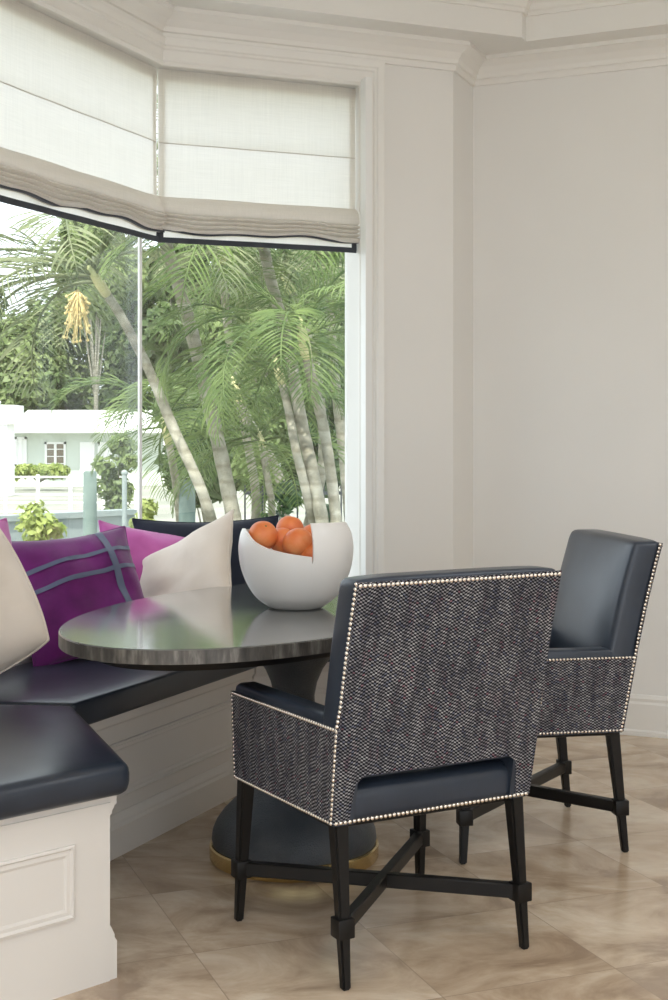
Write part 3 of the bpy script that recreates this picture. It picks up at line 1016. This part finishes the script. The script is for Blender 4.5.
def make_chair():
    root = empty('armchair')
    # legs
    feet = {('r', s): (.256 * s, -.018) for s in (-1, 1)}; feet.update({('f', s): (.283 * s, .503) for s in (-1, 1)})
    tops = {('r', s): (.252 * s, .024) for s in (-1, 1)}; tops.update({('f', s): (.270 * s, .484) for s in (-1, 1)})
    blk = {}
    for k in feet:
        f, t_ = Vector((*feet[k], 0)), Vector((*tops[k], ZB + .012))
        bm = B()
        a, b = .0105, .0190
        lo = [(f.x + i * a, f.y + j * a, 0) for i, j in ((-1, -1), (1, -1), (1, 1), (-1, 1))]
        hi = [(t_.x + i * b, t_.y + j * b, t_.z) for i, j in ((-1, -1), (1, -1), (1, 1), (-1, 1))]
        hexa(bm, lo, hi); bmesh.ops.bevel(bm, geom=list(bm.edges), offset=.004, segments=2, affect='EDGES')
        leg = link('leg', bm, M['black_wood'], root, 40)
        q = f.lerp(t_, .138 / t_.z); blk[k] = q
        bm = B(); box(bm, q.x - .0215, q.x + .0215, q.y - .0215, q.y + .0215, .116, .162, .003)
        link('collar', bm, M['black_wood'], leg, 40)
    for a, b, z0, z1 in ((('r', -1), ('f', 1), .122, .150), (('f', -1), ('r', 1), .126, .154)):
        p, q = blk[a], blk[b]
        d = Vector((q.x - p.x, q.y - p.y)).normalized(); n_ = Vector((-d.y, d.x)) * .013
        bm = B()
        pts = [(p.x + n_.x, p.y + n_.y), (q.x + n_.x, q.y + n_.y), (q.x - n_.x, q.y - n_.y), (p.x - n_.x, p.y - n_.y)]
        prism(bm, pts, .122, .158); bmesh.ops.bevel(bm, geom=list(bm.edges), offset=.003, segments=1, affect='EDGES')
        link('stretcher', bm, M['black_wood'], root, 40)
    # seat
    bm = B(); box(bm, -.272, .272, .012, .502, .362, .392, .006); link('seat_frame', bm, M['black_wood'], root, 40)
    bm = B(); box(bm, -.2385, .2385, .0, .500, .370, .455, .026, 5)
    for v in bm.verts:
        if v.co.z > .425: v.co.z += .035 * max(0, min(1, v.co.y / .2))
    seat = link('seat', bm, M['leather'], root, 50)
    link('nailhead_trim', nails([(-.272, -.004, ZB + .004), (.272, -.004, ZB + .004)], (0, -1, 0)), M['nail'], seat, 180)
    # arms
    for s in (-1, 1):
        def xo(y): return (.285 + (.297 - .285) * max(0, min(1, y / .51)))
        prof = [(0, ZB - .004), (.508, ZB - .004), (.508, .606), (.500, .622), (.485, .629), (.02, .629), (yb(.629) + .004, .629), (yb(ZA), ZA)]
        bm = B()
        outer_ = [bm.verts.new((s * (xo(y) - (.008 if z < ZB + .01 else 0)), y, z)) for y, z in prof]
        inn_ = [bm.verts.new((s * (xo(y) - .062), y, z)) for y, z in prof]
        n = len(prof)
        bm.faces.new(outer_); bm.faces.new(inn_[::-1])
        for i in range(n): bm.faces.new((outer_[i], outer_[(i + 1) % n], inn_[(i + 1) % n], inn_[i]))
        bmesh.ops.recalc_face_normals(bm, faces=bm.faces)
        es = [e for e in bm.edges if all(v.co.z > .6 for v in e.verts) and (abs(e.verts[0].co.x - e.verts[1].co.x) < .03)]
        bmesh.ops.bevel(bm, geom=es, offset=.014, segments=4, affect='EDGES', profile=.5)
        arm = link('arm', bm, M['leather'], root, 50)
        # tweed panel on the outside
        bm = B(); rows = []
        ny = 12
        for z in [ZB + (ZA - ZB) * k / 6 for k in range(7)]:
            y0, y1 = yb(z) - .003, .511
            bx = -.008 * (1 - (z - ZB) / (ZA - ZB))
            rows.append([((s * (xo(y0 + (y1 - y0) * q / ny) + bx + .0), y0 + (y1 - y0) * q / ny, z)) for q in range(ny + 1)])
        vo_ = [[bm.verts.new((x + s * .005, y, z)) for x, y, z in r] for r in rows]
        vi_ = [[bm.verts.new((x - s * .004, y, z)) for x, y, z in r] for r in rows]
        nr, nc = len(rows), ny + 1
        for i in range(nr - 1):
            for j in range(nc - 1):
                bm.faces.new((vo_[i][j], vo_[i][j + 1], vo_[i + 1][j + 1], vo_[i + 1][j]))
                bm.faces.new((vi_[i][j], vi_[i + 1][j], vi_[i + 1][j + 1], vi_[i][j + 1]))
        for i in range(nr - 1):
            for j in (0, nc - 1): bm.faces.new((vo_[i][j], vo_[i + 1][j], vi_[i + 1][j], vi_[i][j]))
        for j in range(nc - 1):
            for i in (0, nr - 1): bm.faces.new((vo_[i][j], vo_[i][j + 1], vi_[i][j + 1], vi_[i][j]))
        pan = link('arm_panel', bm, M['tweed'], arm, 40, True)
        pan['label'] = 'grey and navy tweed side panel'
        e = .006
        def P(i, j): x, y, z = rows[i][j]; return Vector((x + s * .005, y, z))
        loop = [P(0, 0) + Vector((0, .010, .004)), P(0, ny) + Vector((0, -.004, .004)), P(6, ny) + Vector((0, -.004, -.003)), P(6, 0) + Vector((0, .012, -.003))]
        link('nailhead_trim', nails(loop, (s, 0, 0), .0044, .0112), M['nail'], arm, 180)
    # backrest pad
    bm = B()
    zl, zt = .476, .958
    NX, NZ = 14, 14
    grid = {}
    for side in (0, 1):
        for i in range(NX + 1):
            for j in range(NZ + 1):
                u, v = 2 * i / NX - 1, 2 * j / NZ - 1
                z = zl + (zt - zl) * j / NZ
                x = u * (hw(z) + .001)
                y = yb(z) + (.003 if side == 0 else .090 + .020 * (1 - u ** 4) * (1 - v ** 4))
                grid[side, i, j] = bm.verts.new((x, y, z - (.006 * (abs(u)) ** 6 if j == NZ else 0)))
    for i in range(NX):
        for j in range(NZ):
            bm.faces.new((grid[0, i, j], grid[0, i + 1, j], grid[0, i + 1, j + 1], grid[0, i, j + 1]))
            bm.faces.new((grid[1, i, j], grid[1, i, j + 1], grid[1, i + 1, j + 1], grid[1, i + 1, j]))
    for i in range(NX):
        for j in (0, NZ): bm.faces.new((grid[0, i, j], grid[0, i + 1, j], grid[1, i + 1, j], grid[1, i, j]))
    for j in range(NZ):
        for i in (0, NX): bm.faces.new((grid[0, i, j], grid[0, i, j + 1], grid[1, i, j + 1], grid[1, i, j]))
    bmesh.ops.recalc_face_normals(bm, faces=bm.faces); bm.normal_update()
    es = [e for e in bm.edges if len(e.link_faces) == 2 and e.calc_face_angle(0) > R(50)]
    bmesh.ops.bevel(bm, geom=es, offset=.017, segments=4, affect='EDGES', profile=.5)
    back = link('backrest', bm, M['leather'], root, 60)
    # tweed panel on the back, with two strips running down beside the open gap
    bm = B()
    zs = [ZB - .001, .40, .44, .470, .486] + [.486 + (ZT + .004 - .486) * k / 12 for k in range(1, 13)]
    us = [-1, -.93, -.86, -.80, -.4, 0, .4, .80, .86, .93, 1]

    def px_(u, z):
        h_ = hw(z) + .0005
        if abs(u) == 1: return u * h_
        strip = lerp([(ZB, .040), (.43, .045), (.470, .052), (.486, .075), (.9, .075)], z)
        if abs(u) > .79:
            q = (1 - abs(u)) / .20
            return math.copysign(h_ - strip * q, u)
        return u / .8 * (h_ - strip)
    g = [[Vector((px_(u, z), yb(z) - .0035, z)) for u in us] for z in zs]
    vo_ = [[bm.verts.new(p) for p in r] for r in g]
    vi_ = [[bm.verts.new(p + Vector((0, .009, 0))) for p in r] for r in g]
    faces_ = set()
    for i in range(len(zs) - 1):
        for j in range(len(us) - 1):
            if i < 4 and 3 <= j <= 6: continue
            faces_.add((i, j))
    for i, j in faces_:
        bm.faces.new((vo_[i][j], vo_[i][j + 1], vo_[i + 1][j + 1], vo_[i + 1][j]))
        bm.faces.new((vi_[i][j], vi_[i + 1][j], vi_[i + 1][j + 1], vi_[i][j + 1]))
        for di, dj, e0, e1 in ((-1, 0, (i, j), (i, j + 1)), (1, 0, (i + 1, j), (i + 1, j + 1)), (0, -1, (i, j), (i + 1, j)), (0, 1, (i, j + 1), (i + 1, j + 1))):
            if (i + di, j + dj) not in faces_:
                bm.faces.new((vo_[e0[0]][e0[1]], vo_[e1[0]][e1[1]], vi_[e1[0]][e1[1]], vi_[e0[0]][e0[1]]))
    bmesh.ops.delete(bm, geom=[v for v in bm.verts if not v.link_faces], context='VERTS')
    bp = link('back_panel', bm, M['tweed'], root, 40, True)
    bp['label'] = 'grey and navy tweed back panel'
    for sd in (-1, 1):
        path = [(sd * ((hw(z) + .0012) if z > ZA + .01 else (.2902 - .008 * max(0, (ZA - z) / (ZA - ZB)))), yb(z) + .0045, z) for z in [ZB + .004 + (ZT - .004 - ZB) * k / 12 for k in range(13)]]
        link('nailhead_trim', nails(path, (sd, -.35, 0), .0050, .0118), M['nail'], bp, 180)
    link('nailhead_trim', nails([(-hw(ZT) + .006, yb(ZT) - .0035, ZT - .003), (hw(ZT) - .006, yb(ZT) - .0035, ZT - .003)], (0, -1, .35)), M['nail'], bp, 180)
    return root


def copy_tree(o, parent=None):
    c = o.copy(); C.objects.link(c)
    if parent is not None: c.parent = parent
    for ch in list(o.children): copy_tree(ch, c)
    return c


ch1 = make_chair()
ch1.location = (.2411, 3.2255, 0); ch1.rotation_euler = (0, 0, R(29.1))
ch2 = copy_tree(ch1)
ch2.location = (.8316, 4.3614, 0); ch2.rotation_euler = (0, 0, R(99.8))
tag(ch1, 'navy leather armchair with its tweed back turned to the camera, in front of table', 'armchair', 'nail-studded armchairs at the table')
tag(ch2, 'navy leather armchair seen from its side by the plain wall, at the table\'s right', 'armchair', 'nail-studded armchairs at the table')

# ------------------------------------------------------------------ outdoors
GZ = -1.0
bm = B()
v = [bm.verts.new(p) for p in ((-140, 6.6, GZ), (140, 6.6, GZ), (140, 190, GZ), (-140, 190, GZ))]; bm.faces.new(v)
v = [bm.verts.new(p) for p in ((-140, -20, GZ), (-2.6, -20, GZ), (-2.6, 6.6, GZ), (-140, 6.6, GZ))]; bm.faces.new(v)
struct(link('ground', bm, M['ground']))


def make_frond(L, droop, n, ll, seed, lift=.5):
    """A pinnate palm frond growing along +x, arching down under its weight."""
    rnd = random.Random(seed); bm = B()
    pts = []; a = lift; p = Vector((0, 0, 0)); K = 16
    for k in range(K + 1):
        pts.append(p.copy()); p = p + Vector((math.cos(a), 0, math.sin(a))) * (L / K); a -= droop / K * (.5 + k / K)
    tube(bm, pts, [.014 * (1 - .8 * k / K) + .002 for k in range(K + 1)], 5)
    for i in range(n):
        s = .14 + .86 * i / (n - 1)
        q = s * K; k = min(K - 1, int(q)); c0 = pts[k].lerp(pts[k + 1], q - k); d = (pts[k + 1] - pts[k]).normalized()
        env = (math.sin(PI * min(1, s * .92 + .12)) ** .6) * ll * rnd.uniform(.85, 1.1)
        for sd in (-1, 1):
            up = Vector((-d.z, 0, d.x))
            dirv = (d * rnd.uniform(.55, .8) + Vector((0, sd, 0)) * .8 + up * rnd.uniform(.05, .35)).normalized()
            wv = d.cross(dirv).normalized().cross(dirv) * .5 + d * .5; wv = wv.normalized()
            w = .017 * (1.1 - .4 * s) * rnd.uniform(.8, 1.2)
            pr = None; pp = c0.copy(); dd = dirv.copy()
            for m_ in range(5):
                ww = w * (.6, 1, .85, .5, .05)[m_]
                row = [bm.verts.new(pp - wv * ww), bm.verts.new(pp + wv * ww)]
                if pr: bm.faces.new((pr[0], pr[1], row[1], row[0]))
                pr = row; pp = pp + dd * env / 4; dd = (dd + Vector((0, 0, -.22))).normalized()
    me = bpy.data.meshes.new('frond'); bm.to_mesh(me); bm.free(); me.shade_smooth()
    return me


FR = []
for i, (L, dr, n, ll, li) in enumerate(((1.5, 1.9, 30, .50, .75), (1.7, 2.3, 33, .55, .9), (1.35, 1.5, 28, .46, .5), (1.6, 2.7, 32, .52, 1.05))):
    for k in ('frond', 'frond2'):
        me = make_frond(L, dr, n, ll, i * 7 + 1, li); me.materials.append(M[k]); FR.append((k, me))


def palm(label, path, Y, rpx, nf, seed, mk='frond', sc=1., azs=None, flower=None, shaft=True):
    rnd = random.Random(seed)
    base = at(*path[0], Y); base.z = GZ
    root = empty('palm_tree', base); tag(root, label, 'palm tree', 'areca palms outside the window')
    pts = [Vector((0, 0, 0))] + [at(x, y, Y + .25 * math.sin(k * 1.3 + seed)) - base for k, (x, y) in enumerate(path)]
    sp = cr(pts, 8); n = len(sp); r = rpx / F * Y
    bm = B(); tube(bm, sp, [r * (1.12 - .25 * k / n) * (1 + .05 * (k % 3 == 0)) for k in range(n)], 10)
    link('trunk', bm, M['bark'], root, 180)
    top = sp[-1]; d = (sp[-1] - sp[-3]).normalized()
    if shaft:
        bm = B(); tube(bm, [top - d * .05, top + d * .08, top + d * .2, top + d * .3], [r * .95, r * 1.1, r * .85, r * .45], 10); link('crownshaft', bm, M['crownshaft'], root, 180)
    meshes = [m_ for k, m_ in FR if k == mk]
    for i in range(nf):
        az = (azs[i] if azs and i < len(azs) else 2 * PI * i / nf + rnd.uniform(-.35, .35))
        o = bpy.data.objects.new('frond', meshes[rnd.randrange(4)]); C.objects.link(o); o.parent = root
        o.location = top + d * rnd.uniform(.04, .27)
        o.rotation_euler = (rnd.uniform(-.3, .3), rnd.uniform(-.4, .85), az)
        s = sc * rnd.uniform(.85, 1.12); o.scale = (s, s, s)
    if flower:
        bm = B()
        for k in range(60):
            q = Vector((rnd.uniform(-.10, .10), rnd.uniform(-.1, .1), rnd.uniform(-.38, 0)))
            tube(bm, [(0, 0, .05), q * .6 + Vector((0, 0, .02)), q], [.006, .005, .004], 4)
            bmesh.ops.create_icosphere(bm, subdivisions=1, radius=.014, matrix=Matrix.Translation(q))
        f_ = link('flower_cluster', bm, M['flower'], root); f_.location = at(*flower, Y) - base
    return root


palm('leaning palm with hanging yellow flower cluster, crown at upper left of the window', [(216, 560), (205, 500), (172, 425), (148, 368), (122, 318), (104, 290)], 10.8, 5.2, 13, 3, 'frond2', 1.1, [2.6, 3.1, 3.5, 2.2, 4.0, 1.2, .4, 5.5, 4.8, 3.0, 2.0], (78, 296))
palm('thick pale palm trunk rising behind the leaning palm to the blind hem', [(238, 560), (226, 480), (207, 395), (187, 315), (163, 235), (150, 195)], 11.1, 7, 12, 11, 'frond2', 1.0)
palm('tall palm whose trunk meets the right blind at its middle', [(326, 560), (314, 480), (301, 420), (288, 345), (272, 285), (262, 240)], 10.9, 6.2, 13, 23, 'frond', 1.05)
palm('palm with grey trunk beside the right window frame', [(338, 560), (334, 500), (324, 430), (313, 385), (306, 352)], 10.6, 5.6, 13, 31, 'frond', .92)
palm('palm with slim brown trunk left of the two pale right-hand trunks', [(318, 560), (308, 500), (296, 450), (288, 408), (281, 380)], 10.9, 4.4, 13, 47, 'frond', .9)
palm('short palm in the middle with fronds drooping over the terrace', [(252, 560), (256, 500), (247, 440), (238, 400)], 12.8, 4.4, 10, 59, 'frond', .95)
palm('palm at far back between the two tall trunks, bright fan of fronds above', [(285, 560), (280, 480), (240, 400), (225, 300), (222, 262)], 14.0, 4.6, 11, 61, 'frond', 1.1)
palm('palm at right back with its crown behind the window frame', [(352, 560), (345, 470), (335, 380), (328, 300), (322, 270)], 13.4, 5, 11, 73, 'frond', 1.05)
palm('low palm with feathery crown by the glass corner', [(182, 560), (178, 500), (172, 460), (168, 440)], 14.5, 4, 11, 83, 'frond', .8)


palm('low feathery palm in front of the middle trunks, crown above the dark shrub', [(268, 560), (272, 510), (266, 470), (262, 446)], 11.4, 3.6, 12, 91, 'frond', .78)
palm('palm whose crown spreads just under the right blind beside the frame', [(300, 560), (322, 470), (318, 380), (305, 320), (292, 292)], 13.0, 4.6, 14, 103, 'frond2', 1.0)


def foliage(bm, blobs, n, size, rnd):
    tot = sum(b[3] ** 2 for b in blobs)
    for (x, y, z, r) in blobs:
        for _ in range(int(n * r * r / tot)):
            d = Vector((rnd.gauss(0, 1), rnd.gauss(0, 1), rnd.gauss(0, 1))).normalized()
            p = Vector((x, y, z)) + d * r * rnd.uniform(.55, 1.05)
            nn = (d + Vector((rnd.uniform(-.8, .8), rnd.uniform(-.8, .8), rnd.uniform(-.3, 1)))).normalized()
            a = nn.orthogonal().normalized(); a = Matrix.Rotation(rnd.uniform(0, 6.3), 3, nn) @ a; b = nn.cross(a)
            s = size * rnd.uniform(.6, 1.3)
            q = [p - a * s, p - b * s * .42 - nn * s * .05, p + a * s, p + b * s * .42 + nn * s * .08]
            bm.faces.new([bm.verts.new(v) for v in q])


def tree(name, label, cat, px, Y, top_y, width_px, m, n, seed, group, size, low_y=None, trunk=True):
    rnd = random.Random(seed)
    base = at(px, 500, Y); base.z = GZ
    zt = H - (top_y - YH) / F * Y - GZ; zl = (H - (low_y - YH) / F * Y - GZ) if low_y else 0.
    w = width_px / F * Y / 2
    root = empty(name, base); tag(root, label, cat, group)
    bl = []
    nb = 20
    for k in range(nb):
        q = rnd.random(); z = zl + (zt - zl) * (.15 + .7 * q)
        e = math.sin(PI * (.15 + .75 * q)) ** .5
        r = w * rnd.uniform(.32, .5)
        r = min(r, max(.12, (zt - zl) * .4))
        bl.append((rnd.uniform(-1, 1) * (w * e - r * .7), rnd.uniform(-.7, .7) * w * .6, min(zt - r, max(zl + r * .8, z)), r))
    bm = B(); foliage(bm, bl, n, size, rnd)
    link('foliage', bm, m, root)
    bm = B()
    tr_ = max(.02, w * .05)
    if trunk: tube(bm, [(0, 0, 0), (.05 * w, 0, zl + (zt - zl) * .3), (-.05 * w, 0, zl + (zt - zl) * .7)], [tr_, tr_ * .8, tr_ * .4], 8)
    for b in bl[:6]:
        tube(bm, [(0, 0, min(zl + .1, b[2] * .4)), (b[0] * .5, b[1] * .5, b[2] * .7), b[:3]], [tr_ * .6, tr_ * .4, tr_ * .15], 6)
    link('trunk', bm, M['bark'], root, 180)
    return root


for i, (px, Y, ty, wp, mk, lab) in enumerate((
        (20, 78, 300, 120, 'leaf_light', 'bright green tree behind the white house roof, leftmost'),
        (80, 82, 262, 130, 'leaf_light', 'tall light green tree behind the middle of the white house'),
        (140, 80, 232, 130, 'leaf_mid', 'dense tree behind the glass corner beyond the house'),
        (215, 76, 190, 150, 'leaf_light', 'big pale tree far behind the palm trunks'),
        (305, 78, 200, 150, 'leaf_mid', 'big tree far behind the palms at the right window'),
        (-45, 80, 250, 110, 'leaf_mid', 'tree at the outer left beyond the house'))):
    tree('broadleaf_tree', lab, 'tree', px, Y, ty, wp, M[mk], 14000, 100 + i, 'trees beyond the white house', .27)
for i, (px, Y, ty, wp, ly, mk, lab) in enumerate((
        (190, 25, 205, 95, 450, 'leaf_mid', 'loose green tree filling the gap behind the leaning palm trunks'),
        (262, 27, 200, 110, 440, 'leaf_light', 'pale green tree behind the tall palm under the right blind'),
        (205, 21, 400, 90, 505, 'leaf_mid', 'low dense bushy tree behind the middle palm trunks'),
        (318, 22, 330, 80, 505, 'leaf_mid', 'bushy tree filling the gap between the right-hand palm trunks'),
        (262, 20, 380, 70, 500, 'leaf_light', 'light green bushy tree behind the dark glossy shrub'),
        (330, 24, 210, 90, 470, 'leaf_mid', 'green tree behind the palms beside the window frame'),
        (95, 73, 215, 100, 330, 'leaf_light', 'high feathery tree crown above the house roof by the flower cluster'))):
    tree('garden_tree', lab, 'tree', px, Y, ty, wp, M[mk], 8000, 200 + i, 'garden trees behind the palms', .15 if Y < 50 else .3, ly)
for i, (px, Y, ty, wp, mk, sz, lab) in enumerate((
        (38, 13.5, 484, 66, 'leaf_yellow', .055, 'yellow-green shrub with large leaves left of the piling'),
        (150, 15, 478, 46, 'leaf_yellow', .055, 'yellow-green shrub right of the thin pole'),
        (118, 30, 425, 52, 'leaf_light', .10, 'rounded green bush against the house wall by its door'),
        (285, 12.6, 462, 62, 'leaf_dark', .05, 'dark glossy shrub in front of the black fence'),
        (330, 13.2, 470, 30, 'leaf_dark', .05, 'small dark shrub between the right-hand palm trunks'))):
    tree('shrub', lab, 'shrub', px, Y, ty, wp, M[mk], 1500, 300 + i, 'shrubs outside the window', sz, None, False)
tree('hedge', 'low clipped hedge along the foot of the white house', 'hedge', 38, 58, 464, 70, M['leaf_yellow'], 1600, 401, None, .16, 478, False)

# the house across the terrace
hy = 64.0
hb = at(90, 480, hy); hb.z = GZ
hs = empty('house', hb); tag(hs, 'low pale green house with flat white roof beyond the terrace', 'house')


def hx(px): return (px - 334) / F * hy - hb.x


def hz(py): return H - (py - YH) / F * hy - GZ


bm = B(); box(bm, hx(10), hx(330), 0, 7, 0, hz(433)); link('wall', bm, M['house'], hs)
bm = B(); box(bm, hx(12), hx(345), -1.1, 8, hz(433), hz(429)); hexa(bm, [(hx(12), -1.1, hz(429)), (hx(345), -1.1, hz(429)), (hx(345), 8, hz(429)), (hx(12), 8, hz(429))], [(hx(16), 2.5, hz(409)), (hx(340), 2.5, hz(409)), (hx(340), 5, hz(409)), (hx(16), 5, hz(409))])
link('roof', bm, M['white'], hs)
for x0, x1, y0, y1, k in ((15, 27, 437, 466, 0), (45, 66, 442, 478, 1), (98, 112, 442, 466, 0), (205, 225, 442, 470, 0), (285, 305, 442, 470, 0)):
    bm = B()
    a, b, c_, d_ = hx(x0), hx(x1), hz(y1), hz(y0)
    t_ = .10
    box(bm, a, a + t_, -.08, .05, c_, d_); box(bm, b - t_, b, -.08, .05, c_, d_); box(bm, a, b, -.08, .05, d_ - t_, d_); box(bm, a, b, -.08, .05, c_, c_ + t_)
    box(bm, (a + b) / 2 - .06, (a + b) / 2 + .06, -.07, .05, c_, d_)
    for q in range(1, 5): box(bm, a, b, -.05, .05, c_ + (d_ - c_) * q / 5 - .02, c_ + (d_ - c_) * q / 5 + .02)
    w_ = link('window', bm, M['white'], hs)
    bm = B(); box(bm, a + .05, b - .05, -.03, .04, c_ + .05, d_ - .05); link('pane', bm, M['dark_glass'] if k else M['white'], w_)
bm = B(); box(bm, hx(80), hx(95), -.08, .05, hz(485), hz(442), .03); dr = link('door', bm, M['white'], hs)
bm = B(); bmesh.ops.create_icosphere(bm, subdivisions=2, radius=.06, matrix=Matrix.Translation((hx(93), -.12, 1.0))); link('knob', bm, M['iron'], dr)
for px in (168, 240):
    bm = B(); box(bm, hx(px) - .1, hx(px) + .1, -1.0, -.8, 0, hz(432)); link('porch_post', bm, M['white'], hs)
cw = at(0, 470, 52); cw.z = GZ
bm = B(); box(bm, -2.2, .28, 0, 1.2, 0, H - (424 - YH) / F * 52 - GZ); box(bm, -2.3, .62, -.1, 1.3, H - (424 - YH) / F * 52 - GZ, H - (405 - YH) / F * 52 - GZ)
o = link('garden_pavilion', bm, M['white']); o.location = cw; tag(o, 'white flat-topped pavilion at the left photo edge beside the house', 'pavilion')

# white railing
fy = 37.0; fx0, fx1 = (-60 - 334) / F * fy, (136 - 334) / F * fy
fn = empty('railing', ((fx0 + fx1) / 2, fy, GZ)); tag(fn, 'white horizontal rail fence across the terrace in front of house', 'fence')
hw_ = (fx1 - fx0) / 2; zt_ = H - (476 - YH) / F * fy - GZ
for k in range(5):
    bm = B(); z = zt_ * (.22 + .78 * k / 4); box(bm, -hw_, hw_, -.02, .02, z - .05, z); link('rail', bm, M['white'], fn)
for k in range(7):
    bm = B(); x = -hw_ + 2 * hw_ * k / 6; box(bm, x - .04, x + .04, -.05, .05, 0, zt_ + .04); link('post', bm, M['white'], fn)
# seawall
p0, p1 = at(-60, 525, 22), at(135, 512, 25)
bm = B(); d = Vector((p1.x - p0.x, p1.y - p0.y)).normalized(); n_ = Vector((-d.y, d.x)) * .2
prism(bm, [(p0.x, p0.y), (p1.x, p1.y), (p1.x + n_.x, p1.y + n_.y), (p0.x + n_.x, p0.y + n_.y)], GZ, p0.z)
prism(bm, [(p0.x - n_.x * .3, p0.y - n_.y * .3), (p1.x - n_.x * .3, p1.y - n_.y * .3), (p1.x + n_.x * 1.3, p1.y + n_.y * 1.3), (p0.x + n_.x * 1.3, p0.y + n_.y * 1.3)], p0.z, p0.z + .1)
struct(link('wall_garden', bm, M['seawall']))
# pilings and pole
for px, wd, ty, Y, lab in ((90, 14, 471, 15.5, 'thick weathered grey-green piling standing beyond the left window'), (187, 17, 480, 14.6, 'weathered grey-green piling beside the leaning palm trunk')):
    b_ = at(px, 500, Y); b_.z = GZ; r = wd / 2 / F * Y; h_ = H - (ty - YH) / F * Y - GZ
    bm = B(); lathe(bm, [(0, 0), (r * 1.05, 0), (r, h_ * .5), (r * .97, h_ - .02), (r * .8, h_), (0, h_)], 18)
    o = link('piling', bm, M['piling'], None, 40); o.location = b_; tag(o, lab, 'post', 'weathered pilings')
b_ = at(124.5, 500, 18); b_.z = GZ
bm = B(); h_ = H - (473 - YH) / F * 18 - GZ; tube(bm, [(0, 0, 0), (0, 0, h_)], .034, 10); bmesh.ops.create_icosphere(bm, subdivisions=2, radius=.045, matrix=Matrix.Translation((0, 0, h_)))
o = link('pole', bm, M['seawall'], None, 40); o.location = b_; tag(o, 'thin grey pole between the piling and the yellow-green shrub', 'pole')
# iron fence
ix0, ix1 = at(245, 500, 16).x, at(350, 500, 16).x
fe = empty('iron_fence', ((ix0 + ix1) / 2, 16, GZ)); tag(fe, 'black iron picket fence behind the palms and dark shrub', 'fence')
h_ = H - (488 - YH) / F * 16 - GZ; w_ = (ix1 - ix0) / 2
for z in (.25, h_ - .06):
    bm = B(); box(bm, -w_, w_, -.015, .015, z - .02, z + .02); link('rail', bm, M['iron'], fe)
for k in range(13):
    bm = B(); x = -w_ + 2 * w_ * k / 12; box(bm, x - .01, x + .01, -.01, .01, 0, h_ + .03); link('picket', bm, M['iron'], fe)

# ------------------------------------------------------------------ light
w = bpy.data.worlds.new('sky'); bpy.context.scene.world = w; w.use_nodes = True
nt = w.node_tree; bg = nt.nodes['Background']
sky = nt.nodes.new('ShaderNodeTexSky'); sky.sky_type = 'HOSEK_WILKIE'; sky.turbidity = 4; sky.ground_albedo = .5
sky.sun_direction = Vector((-.25, -.97, 1.6)).normalized()
mx = nt.nodes.new('ShaderNodeMix'); mx.data_type = 'RGBA'; mx.inputs[0].default_value = .85
nt.links.new(sky.outputs[0], mx.inputs[6]); mx.inputs[7].default_value = (.88, .94, 1.0, 1)
nt.links.new(mx.outputs[2], bg.inputs[0]); bg.inputs[1].default_value = 1.6
sl = bpy.data.lights.new('sun', 'SUN'); sl.energy = 4.5; sl.angle = R(1.5); sl.color = (1, .95, .86)
so = bpy.data.objects.new('sun', sl); C.objects.link(so)
so.rotation_euler = Vector((.25, .97, -1.6)).to_track_quat('-Z', 'Y').to_euler()

# unseen fill lights added to brighten the room, behind and beside the viewpoint
for i, (x, y) in enumerate(((-.3, 1.5), (1.5, 1.4), (2.7, 2.9), (1.0, -.9))):
    al = bpy.data.lights.new('fill_light', 'AREA'); al.shape = 'SQUARE'; al.size = .6; al.energy = 9; al.color = (.95, .98, 1)
    ao = bpy.data.objects.new('fill_light', al); C.objects.link(ao); ao.location = (x, y, TOP - .01)

# ------------------------------------------------------------------ camera
cam = bpy.data.cameras.new('camera'); co = bpy.data.objects.new('camera', cam); C.objects.link(co)
co.location = (0, 0, H); co.rotation_euler = (R(90), 0, 0)
cam.sensor_fit = 'VERTICAL'; cam.sensor_height = 36; cam.lens = 36 * F / 1000
cam.shift_y = -(500 - YH) / 1000.
cam.clip_start = .05; cam.clip_end = 500
sc = bpy.context.scene
sc.camera = co
sc.view_settings.view_transform = 'Standard'; sc.view_settings.look = 'None'
sc.view_settings.gamma = 1; sc.view_settings.use_curve_mapping = False
sc.view_settings.exposure = 0.86
sc.cycles.max_bounces = 12; sc.cycles.diffuse_bounces = 6; sc.cycles.transparent_max_bounces = 16
sc.cycles.use_denoising = True
